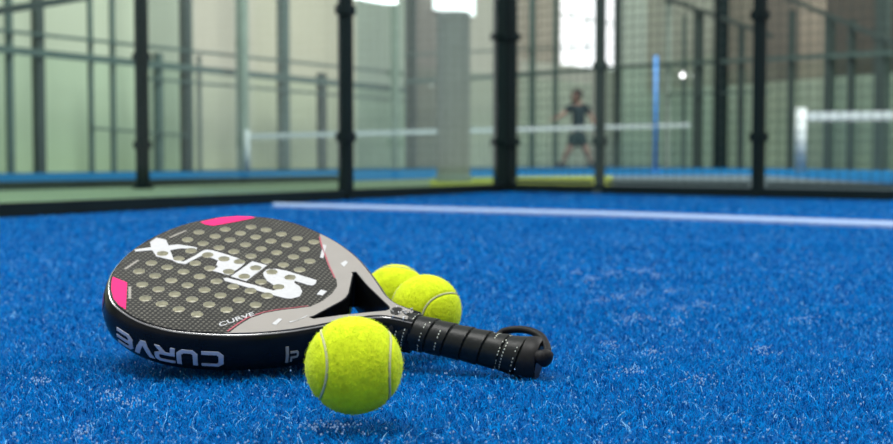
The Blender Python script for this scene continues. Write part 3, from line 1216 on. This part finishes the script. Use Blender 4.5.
# back wall around the window
a, b = far_pt(516, WB), far_pt(640, WB)
mw = mat('painted_wall', rgb(192, 192, 176), 0.9, 0.05, .8)
zs = zh(580, 68, (a + b) / 2)
bay(516, 640, rgb(196, 200, 184), 'wall_back', z1=zs)
bay(516, 556, rgb(176, 170, 154), 'wall_back', z0=zs)
bay(616, 640, rgb(150, 156, 148), 'wall_back', z0=zs)
wa, wb = far_pt(556, WB), far_pt(616, WB)
wo = empty('window_1', ((wa + wb) / 2).to_tuple()[:2] + (zs,), None, None)
wo['kind'] = 'structure'
org = wo.location.copy()
MB().beam(Vector((wa.x, wa.y, zs + 2.2)) - org, Vector((wb.x, wb.y, zs + 2.2)) - org, .06, 4.4).build('window_pane', [M['daylight']], wo)
wf = MB()
for k in range(5):
    p = wa.lerp(wb, k / 4)
    wf.beam(Vector((p.x, p.y - .06, zs)) - org, Vector((p.x, p.y - .06, zs + 4.4)) - org, .035, .035)
for k in range(5):
    z = zs + k * 1.1
    wf.beam(Vector((wa.x, wa.y - .06, z)) - org, Vector((wb.x, wb.y - .06, z)) - org, .035, .035)
wf.build('window_frame', [M['rail_light']], wo)
# high bright window behind the column, and a ceiling lamp
a = far_pt(434, WB - .25)
b = far_pt(474, WB - .25)
z_ = zh(453, 13, (a + b) / 2)
wo = empty('window_2', ((a + b) / 2).to_tuple()[:2] + (z_,), None, None)
wo['kind'] = 'structure'
org = wo.location.copy()
MB().beam(Vector((a.x, a.y, z_ + .8)) - org, Vector((b.x, b.y, z_ + .8)) - org, .05, 1.6).build('window_pane', [M['daylight']], wo)
A, B = at(352, -5, 15), at(392, 2, 17)
ln = empty('hanging_strip_lamp', (A + B) / 2, 'bright white strip lamp at the top edge above the glass panels', 'lamp')
MB().beam(A - ln.location, B - ln.location, .16, .05).build('lamp_diffuser', [M['lamp']], ln)
MB().beam(A - ln.location + Vector((0, 0, .05)), B - ln.location + Vector((0, 0, .05)), .2, .05).build('lamp_housing', [M['rail_light']], ln)
for q in (A, B):
    r_ = q - ln.location
    MB().tube([r_ + Vector((0, 0, .06)), r_ + Vector((0, 0, 6))], .012, 8).build('suspension_rod', [M['rail_light']], ln)

# round concrete column
cp = ground(453.5, 181)
cr = 16.5 * cp.y / F_PX
co = empty('concrete_column', (cp.x, cp.y, 0), 'wide round grey concrete column standing left of the thick corner post', 'column')
MB().tube([(0, 0, -.03), (0, 0, zh(453.5, 13, cp))], cr, 40).build('column_shaft', [M['concrete']], co, smooth=False)
autosmooth(co.children[0], 40)
MB().tube([(0, 0, -.02), (0, 0, .05)], cr * 1.06, 40).build('column_foot', [M['rail_light']], co)

# right-hand hall wall: paleness of the glass put into the lower colour, darker above
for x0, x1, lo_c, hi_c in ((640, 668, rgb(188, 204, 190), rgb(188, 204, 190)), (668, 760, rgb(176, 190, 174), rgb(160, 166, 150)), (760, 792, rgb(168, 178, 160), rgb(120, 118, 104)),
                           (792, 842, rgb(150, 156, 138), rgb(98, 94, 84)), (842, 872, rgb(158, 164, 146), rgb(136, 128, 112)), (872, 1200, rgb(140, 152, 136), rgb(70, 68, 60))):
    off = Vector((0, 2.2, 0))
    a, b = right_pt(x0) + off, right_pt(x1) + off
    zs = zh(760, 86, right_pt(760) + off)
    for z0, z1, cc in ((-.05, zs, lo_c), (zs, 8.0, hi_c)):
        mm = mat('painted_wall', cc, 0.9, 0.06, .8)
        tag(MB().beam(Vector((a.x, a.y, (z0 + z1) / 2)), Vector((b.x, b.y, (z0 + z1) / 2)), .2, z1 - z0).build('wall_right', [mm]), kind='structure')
for px, wpx, top, label, m in (
        (617, 6, -200, 'grey far post right of the slim dark post', 'rail_dark'),
        (667, 5, -200, 'sage post just right of the blue pole', 'rail_light'),
        (683, 3, 15, 'thin upright by the round glowing reflection', 'rail'),
        (697, 7, 10, 'dark far fence post between the glowing reflection and the double post', 'rail_dark'),
        (720, 10, -200, 'broad dark post left of the clamped mesh-wall post', 'steel'),
        (740, 5, 25, 'thin dark post just left of the clamped mesh-wall post', 'rail_dark'),
        (790, 5, 10, 'thin dark post left of the net end post', 'rail_dark'),
        (828, 8, 15, 'dark fence post just right of the net end post', 'rail_dark'),
        (850, 6, 20, 'slim dark fence post above the right net tape', 'rail_dark'),
        (881, 11, -200, 'broad dark post nearest the right edge', 'rail_dark')):
    p = right_pt(px)
    post(p, wpx * p.y / F_PX, zh(px, top, p) if top > -100 else 6.0, None, M[m], dirv=gd, base=False, owner=OF)


def rrail(x0, y0, x1, y1, th, label, m):
    a, b = right_pt(x0), right_pt(x1)
    A, B = at(x0, y0, a.y - .06), at(x1, y1, b.y - .06)
    o = MB().beam(A, B, .05, th * (a.y + b.y) / 2 / F_PX).build('fence_rail', [m], loc=(A + B) / 2)
    return part_of(o, OF)


rrail(604, 68, 900, 52, 4, 'dark rail running behind the clamped mesh-wall post', M['rail'])
rrail(665, -2, 772, 36, 4, 'sloping dark top rail left of the clamped post', M['rail_dark'])
rrail(778, -6, 905, 48, 4, 'sloping dark top rail at the right edge', M['rail_dark'])
rrail(668, 95, 770, 92, 1.5, 'thin rail below the round glowing reflection', M['rail'])
for x0, x1, label in ((604, 720, 'green far glass behind the blue pole'), (720, 905, 'green far glass behind the net end post')):
    a, b = right_pt(x0) + Vector((0, .05, 0)), right_pt(x1) + Vector((0, .05, 0))
    pane(a, b, 0, zh(700, 62, (a + b) / 2), M['glass_far'], OF)

# blue pole
p = ground(655, 172)
bp_ = empty('blue_pole', (p.x, p.y, 0), 'slim bright blue pole standing behind the mesh wall', 'pole')
MB().tube([(0, 0, -.02), (0, 0, zh(655, 56, p))], 1.9 * p.y / F_PX, 16).build('pole_shaft', [M['blue_pole']], bp_, smooth=True)
MB().tube([(0, 0, -.02), (0, 0, .03)], 6 * p.y / F_PX, 16).build('pole_base', [M['blue_pole']], bp_)
# lamp reflection, built as a glowing disc by the far fence
p = at(683, 75, right_pt(683).y - .12)
lp = empty('lamp_reflection', p, 'small round lamp reflection, a glowing white disc in front of the far fence', 'lamp')
MB().tube([(0, -.03, 0), (0, .0, 0)], [.035, .05], 20).build('lamp_diffuser', [M['lamp']], lp)  # glowing disc of the reflection
MB().tube([(0, .0, 0), (0, .06, 0)], [.05, .045], 20).build('lamp_housing', [M['rail_dark']], lp)  # dark backing added behind the glowing disc

# far net with its white tape
def net(px0, y0, b0, px1, y1, Y0, Y1, tpx, label, name='padel_net', post_left=True, post_w=7, tape='white_tape'):
    A, B = at(px0, y0, Y0), at(px1, y1, Y1)
    o = empty(name, (A.x, A.y, 0), label, 'net')
    org = Vector((A.x, A.y, 0))
    th = tpx * (Y0 + Y1) / 2 / F_PX
    MB().beam(A - org - Vector((0, 0, th / 2)), B - org - Vector((0, 0, th / 2)), .02, th).build('net_tape', [M[tape]], o)
    w = MB()
    n = 90
    for i in range(n + 1):
        q = A.lerp(B, i / n) - org
        w.beam((q.x, q.y, .0), (q.x, q.y, q.z - th), .006, .006)
    hz = min(A.z, B.z) - th
    for k in range(1, 9):
        z = hz * k / 9
        a, b = A - org, B - org
        w.beam((a.x, a.y, z), (b.x, b.y, z), .006, .006)
    w.build('net_mesh', [M['rail']], o)
    if post_left:
        pw = post_w * Y0 / F_PX
        MB().tube([(0, 0, -.03), (0, 0, A.z + .05)], pw / 2, 16).build('net_post', [M['white_tape']], o, smooth=True)
    return o


net(247, 134, 170, 690, 122.5, 16.5, 19.5, 4.6, 'far padel net with white tape crossing in front of the player', post_w=6, tape='dull_tape')
net(801, 112, 172, 1010, 110, 16.0, 17.5, 9, 'padel net with broad white tape and white end post at the right', post_w=11)

# white court line on our court
lnp = [ground(x, y, -.003) for x, y in ((273, 202.6), (274, 205.4), (600, 214.3), (893, 225.3), (1000, 229.4), (1000, 224.6), (893, 220.9), (600, 211.0))]
tag(MB().prism([(p.x, p.y) for p in lnp], Z0 - .002, -.003).build('court_line', [M['line']]), 'thin white line across the blue court turf near the enclosure', 'line')


# ------------------------------------------------------------------ person
def skin_body(name, joints, edges, m, parent, sub=2):
    me = bpy.data.meshes.new(name)
    me.from_pydata([j[0] for j in joints], edges, [])
    o = bpy.data.objects.new(name, me)
    COL.objects.link(o)
    md = o.modifiers.new('skin', 'SKIN')
    me.skin_vertices[0].data.foreach_set('radius', [r for j in joints for r in (j[1], j[2] if len(j) > 2 else j[1])])
    me.skin_vertices[0].data[0].use_root = True
    s2 = o.modifiers.new('sub', 'SUBSURF')
    s2.levels = s2.render_levels = sub
    bpy.context.view_layer.update()
    m2 = bpy.data.meshes.new_from_object(o.evaluated_get(bpy.context.evaluated_depsgraph_get()))
    o.modifiers.clear()
    o.data = m2
    m2.materials.clear()
    m2.materials.append(m)
    m2.polygons.foreach_set('use_smooth', [True] * len(m2.polygons))
    o.parent = parent
    return o


PY = 22.5
pk_ = PY / F_PX
pf = at(577, 166.2, PY)
person = empty('person', (pf.x, pf.y, 0), 'padel player in dark shirt and shorts, legs astride, arm stretched out', 'person')


def pj(px, py, dy=0.0):
    q = at(px, py, PY)
    return (q.x - pf.x, dy, max(q.z, .0))


J = [(pj(577.5, 137), .105, .085), (pj(578, 127), .10, .085), (pj(578.5, 112), .125, .095), (pj(578, 105.5), .115, .08), (pj(576.8, 102.5, -.02), .045), (pj(575.8, 97.8, -.05), .080, .092), (pj(575.8, 94.2, -.05), .070, .085),
     (pj(572, 106.8), .052), (pj(564.5, 113), .042), (pj(557, 118.2, -.12), .030), (pj(554, 119, -.14), .022), (pj(552.3, 119.2, -.15), .018),
     (pj(584.5, 106.8), .052), (pj(590.5, 114, .04), .042), (pj(593, 121.5, -.06), .032), (pj(593.2, 124, -.08), .022), (pj(593, 125.6, -.09), .018),
     (pj(573.5, 140.5), .088), (pj(568.5, 151), .064), (pj(563.8, 160.5, .08), .042), (pj(562.2, 165.0, .1), .036), (pj(558.8, 165.4, .02), .032),
     (pj(581.5, 140.5), .088), (pj(586.5, 151), .064), (pj(590.3, 160.5, .08), .042), (pj(591.6, 165.0, .1), .036), (pj(594.4, 165.4, .02), .032)]
E_ = [(0, 1), (1, 2), (2, 3), (3, 4), (4, 5), (5, 6), (3, 7), (7, 8), (8, 9), (9, 10), (10, 11), (3, 12), (12, 13), (13, 14), (14, 15), (15, 16), (0, 17), (17, 18), (18, 19), (19, 20), (20, 21), (0, 22), (22, 23), (23, 24), (24, 25), (25, 26)]
# fingers
fing = []
for base, sgn in ((11, -1), (16, .25)):
    hp = Vector(J[base][0])
    for k in range(4):
        a = hp + Vector((sgn * .02, -.010 + .006 * k, -.012 + .008 * (k % 2)))
        tip = a + Vector((sgn * .05, -.02, -.03 + .004 * k))
        fing.append((base, a, tip))
    fing.append((base, hp + Vector((0, -.025, .01)), hp + Vector((sgn * .02, -.05, .015))))
for base, a, tip in fing:
    i = len(J)
    J.append((tuple(a), .009))
    J.append((tuple(tip), .008))
    E_ += [(base, i), (i, i + 1)]
body = skin_body('body', J, E_, M['skin'], person)
JS = [(pj(577.8, 136.0), .150, .12), (pj(578.3, 121), .155, .12), (pj(578.5, 112), .165, .12), (pj(578, 106.6), .135, .10),
      (pj(571.5, 107), .072), (pj(565.2, 112.4), .064), (pj(585, 107), .072), (pj(589.8, 113.2, .03), .066)]
shirt = skin_body('shirt', JS, [(0, 1), (1, 2), (2, 3), (3, 4), (4, 5), (3, 6), (6, 7)], M['shirt'], person)
JH = [(pj(577.5, 129), .138, .112), (pj(577.5, 137), .145, .115), (pj(573, 141), .118), (pj(570.3, 147), .105), (pj(582, 141), .118), (pj(584.6, 147), .105)]
shorts = skin_body('shorts', JH, [(0, 1), (1, 2), (2, 3), (1, 4), (4, 5)], M['shorts'], person)
hh = skin_body('hair', [(pj(575.2, 92.6, -.085), .100, .100), (pj(577.2, 93.6, -.01), .116, .112), (pj(579.0, 98.2, .0), .105, .100)], [(0, 1), (1, 2)], M['hair'], person)
hc_ = Vector(pj(575.6, 97.6, -.05))
for sx in (-.035, .02):
    MB().tube([hc_ + Vector((sx, -.095, .012)), hc_ + Vector((sx, -.075, .012))], .010, 8).build('eye', [M['hair']], person)
MB().tube([hc_ + Vector((-.03, -.092, -.045)), hc_ + Vector((.015, -.092, -.045))], .006, 8).build('mouth', [M['hair']], person)
ns_ = MB().tube([hc_ + Vector((-.008, -.080, .015)), hc_ + Vector((-.010, -.112, -.02))], [.008, .016], 8)
ns_.build('nose', [M['skin']], person)
for k, (x, y, dx) in enumerate(((561.5, 165.3, -.05), (592.6, 165.3, .05))):
    q = Vector(pj(x, y, .05))
    sh = MB().tube([q + Vector((-dx * 1.4, .04, .005)), q + Vector((0, 0, .012)), q + Vector((dx * 2.2, -.05, 0))], [.045, .055, .035], 14)
    sh.build('shoe', [M['shoe']], person, smooth=True)
# ------------------------------------------------------------------ turf pile
def inside_near(P):
    """1 where the racket's grip or near rim presses the pile down"""
    a = RW @ Vector((0, 0, 0))
    b = RW @ Vector((.13, 0, 0))
    A, Bv = np.array(a)[:2], np.array(b)[:2]
    d = Bv - A
    t = np.clip(((P - A) @ d) / (d @ d), -.03, 1)
    dist = np.linalg.norm(P - (A + t[:, None] * d), axis=1)
    return dist < .024


def make_turf():
    pts = []
    # density falls with distance
    zb = [(.55, .9), (.9, 1.2), (1.2, 1.6), (1.6, 2.1), (2.1, 2.8), (2.8, 3.8), (3.8, 5.2), (5.2, 7.3)]
    out = []
    for a, b in zb:
        zc = (a + b) / 2
        dens = 170000 * min(1, (1.1 / zc) ** 2)
        hw = .40 * b + .6
        n = int(dens * (b - a) * 2 * hw)
        P = np.stack([rng.uniform(-hw, hw, n), rng.uniform(a, b, n)], 1)
        out.append(P)
    P = np.concatenate(out)
    # keep inside the court
    for q, d in ((C_C, dl), (C_C, dr)):
        nx, ny = -d.y, d.x
        sgn = np.sign((0 - q.x) * nx + (0 - q.y) * ny)
        P = P[((P[:, 0] - q.x) * nx + (P[:, 1] - q.y) * ny) * sgn > .06]
    # leave the white line clear
    lp = np.array([(p.x, p.y) for p in lnp])
    ins = np.zeros(len(P), bool)
    j = len(lp) - 1
    for i in range(len(lp)):
        c = ((lp[i, 1] > P[:, 1]) != (lp[j, 1] > P[:, 1])) & (P[:, 0] < (lp[j, 0] - lp[i, 0]) * (P[:, 1] - lp[i, 1]) / (lp[j, 1] - lp[i, 1] + 1e-12) + lp[i, 0])
        ins ^= c
        j = i
    P = P[~ins]
    n = len(P)
    zs_ = np.maximum(1, P[:, 1] / 1.25)
    hgt = rng.uniform(.0065, .0120, n)
    hgt[inside_near(P)] *= .35
    for px, py in ((354, 365.3), (425.7, 310.5), (395.4, 297)):
        c = ground(px, py, BR)
        dd = np.hypot(P[:, 0] - c.x, P[:, 1] - c.y)
        hgt[dd < .014] *= .6
    r = rng.random(n)
    hgt[r > .935] *= rng.uniform(.45, .95, int((r > .935).sum()))
    az = rng.uniform(0, 2 * np.pi, n)
    lean = rng.uniform(.3, 1.3, n) * hgt
    wid = rng.uniform(.00018, .00036, n) * zs_
    fac = az + np.pi / 2 + rng.uniform(-.6, .6, n)
    dirv = np.stack([np.cos(az), np.sin(az), np.zeros(n)], 1)
    side = np.stack([np.cos(fac), np.sin(fac), np.zeros(n)], 1)
    base = np.stack([P[:, 0], P[:, 1], np.full(n, Z0)], 1)
    curl = rng.uniform(.05, .6, n)
    lev = []
    for t in (0, .4, .75, 1.0):
        zz = hgt * (t - (1 - curl) * .75 * t * t)
        xx = lean * (t ** 1.6)
        c = base + dirv * xx[:, None] + np.array([0, 0, 1]) * zz[:, None]
        w = wid * (1 - .45 * t)
        lev += [c - side * w[:, None], c + side * w[:, None]]
    V = np.stack(lev, 1).reshape(-1, 3)
    k = np.arange(n)[:, None] * 8
    Fq = np.stack([k + np.array([[2 * j, 2 * j + 1, 2 * j + 3, 2 * j + 2]]) for j in range(3)], 1).reshape(-1, 4)
    me = bpy.data.meshes.new('turf_pile')
    me.vertices.add(len(V))
    me.vertices.foreach_set('co', V.ravel().astype(np.float32))
    me.loops.add(Fq.size)
    me.loops.foreach_set('vertex_index', Fq.ravel().astype(np.int32))
    me.polygons.add(len(Fq))
    me.polygons.foreach_set('loop_start', np.arange(0, Fq.size, 4, dtype=np.int32))
    for m in BL:
        me.materials.append(m)
    mi = np.where(r < .45, 0, np.where(r < .78, 1, np.where(r < .935, 2, 3)))
    me.polygons.foreach_set('material_index', np.repeat(mi, 3).astype(np.int32))
    me.polygons.foreach_set('use_smooth', np.ones(len(Fq), bool))
    me.update(calc_edges=True)
    me.validate()
    o = bpy.data.objects.new('turf_pile', me)
    COL.objects.link(o)
    tag(o, 'blue curly artificial turf pile covering the court', 'artificial turf', kind='stuff')
    return n


NB = make_turf()


def make_sand():
    V, Fc = [], []
    cl = [(577, 273, 5, 2), (590, 279, 10, 2.5), (612, 273, 12, 3), (640, 271, 10, 3), (655, 275, 8, 2), (598, 300, 12, 3), (618, 297, 10, 3), (640, 292, 8, 3), (670, 292, 8, 3), (680, 310, 12, 4), (640, 318, 14, 4), (625, 320, 10, 4),
          (675, 322, 9, 4), (700, 305, 8, 3), (112, 396, 14, 6), (130, 402, 10, 4), (85, 432, 10, 4), (630, 372, 14, 4), (655, 352, 10, 3), (610, 345, 9, 3), (700, 380, 14, 5), (760, 350, 18, 5), (800, 320, 16, 4), (40, 380, 12, 4), (330, 428, 30, 6)]
    pts = []
    for x, y, sx, sy in cl:
        for _ in range(int(10 + sx * 2.2)):
            pts.append((random.gauss(x, sx * .55), random.gauss(y, sy * .55)))
    for _ in range(1500):
        y = 444 - 230 * random.random() ** 1.5
        pts.append((random.uniform(-150, 1050), y + 5))
    for x, y in pts:
        if y < 235:
            continue
        c = ground(x, y, -.002)
        if c.y > 3.2:
            continue
        r = random.uniform(.0004, .0010) * (1.0 if c.y < 1.3 else c.y / 1.3)
        c.z = random.uniform(-.0035, .0005)
        a = random.uniform(0, 6.28)
        o = len(V)
        for k in range(3):
            V.append((c.x + r * math.cos(a + k * 2.09), c.y + r * math.sin(a + k * 2.09), c.z))
        V.append((c.x, c.y, c.z + r * 1.1))
        V.append((c.x, c.y, c.z - r))
        for k in range(3):
            Fc += [(o + k, o + (k + 1) % 3, o + 3), (o + (k + 1) % 3, o + k, o + 4)]
    me = bpy.data.meshes.new('sand_grains')
    me.from_pydata(V, [], Fc)
    me.materials.append(M['sand'])
    o = bpy.data.objects.new('sand_grains', me)
    COL.objects.link(o)
    tag(o, 'pale sand grains scattered in the blue turf', 'sand', kind='stuff')


make_sand()

# ------------------------------------------------------------------ light
w = bpy.data.worlds.new('hall_light')
SC.world = w
w.use_nodes = True
bg = w.node_tree.nodes['Background']
bg.inputs[0].default_value = (0.93, 0.97, 1.0, 1)
bg.inputs[1].default_value = 0.55


def area(name, loc, target, size, power, col=(1, 1, 1)):
    l = bpy.data.lights.new(name, 'AREA')
    l.shape = 'RECTANGLE'
    l.size, l.size_y = size
    l.energy = power
    l.color = col
    o = bpy.data.objects.new(name, l)
    COL.objects.link(o)
    o.location = loc
    o.rotation_euler = (Vector(target) - Vector(loc)).to_track_quat('-Z', 'Y').to_euler()
    return o


area('unseen_area_light', (-0.6, 0.2, 5.0), (0, 1.1, 0), (3.0, 1.2), 230, (1.0, 0.99, 0.96))  # unseen overhead light added for the racket and balls
area('unseen_area_light', (-4.5, 4.5, 5.0), (-.5, 3.5, 0), (2.5, 1.2), 330, (1.0, 0.99, 0.96))  # unseen side light added to brighten the farther turf
area('unseen_area_light', (4.5, 4.5, 5.0), (.5, 3.5, 0), (2.5, 1.2), 330, (1.0, 0.99, 0.96))  # matching added side light at the right
area('unseen_area_light', (-2.0, 12.0, 7.5), (-6, 20, 0.5), (10.0, 2.0), 850, (1.0, 0.99, 0.96))  # unseen light added to wash the left hall wall
area('unseen_area_light', (6.0, 13.0, 7.5), (7, 21, 0.5), (8.0, 2.0), 1900, (1.0, 0.99, 0.96))  # unseen light added to brighten the right hall wall

SC.view_settings.view_transform = 'Standard'
SC.view_settings.look = 'None'
SC.view_settings.exposure = 0.0
SC.view_settings.gamma = 1.0
SC.view_settings.use_curve_mapping = False
SC.cycles.max_bounces = 10
SC.cycles.transparent_max_bounces = 24
SC.cycles.caustics_reflective = False
SC.cycles.caustics_refractive = False
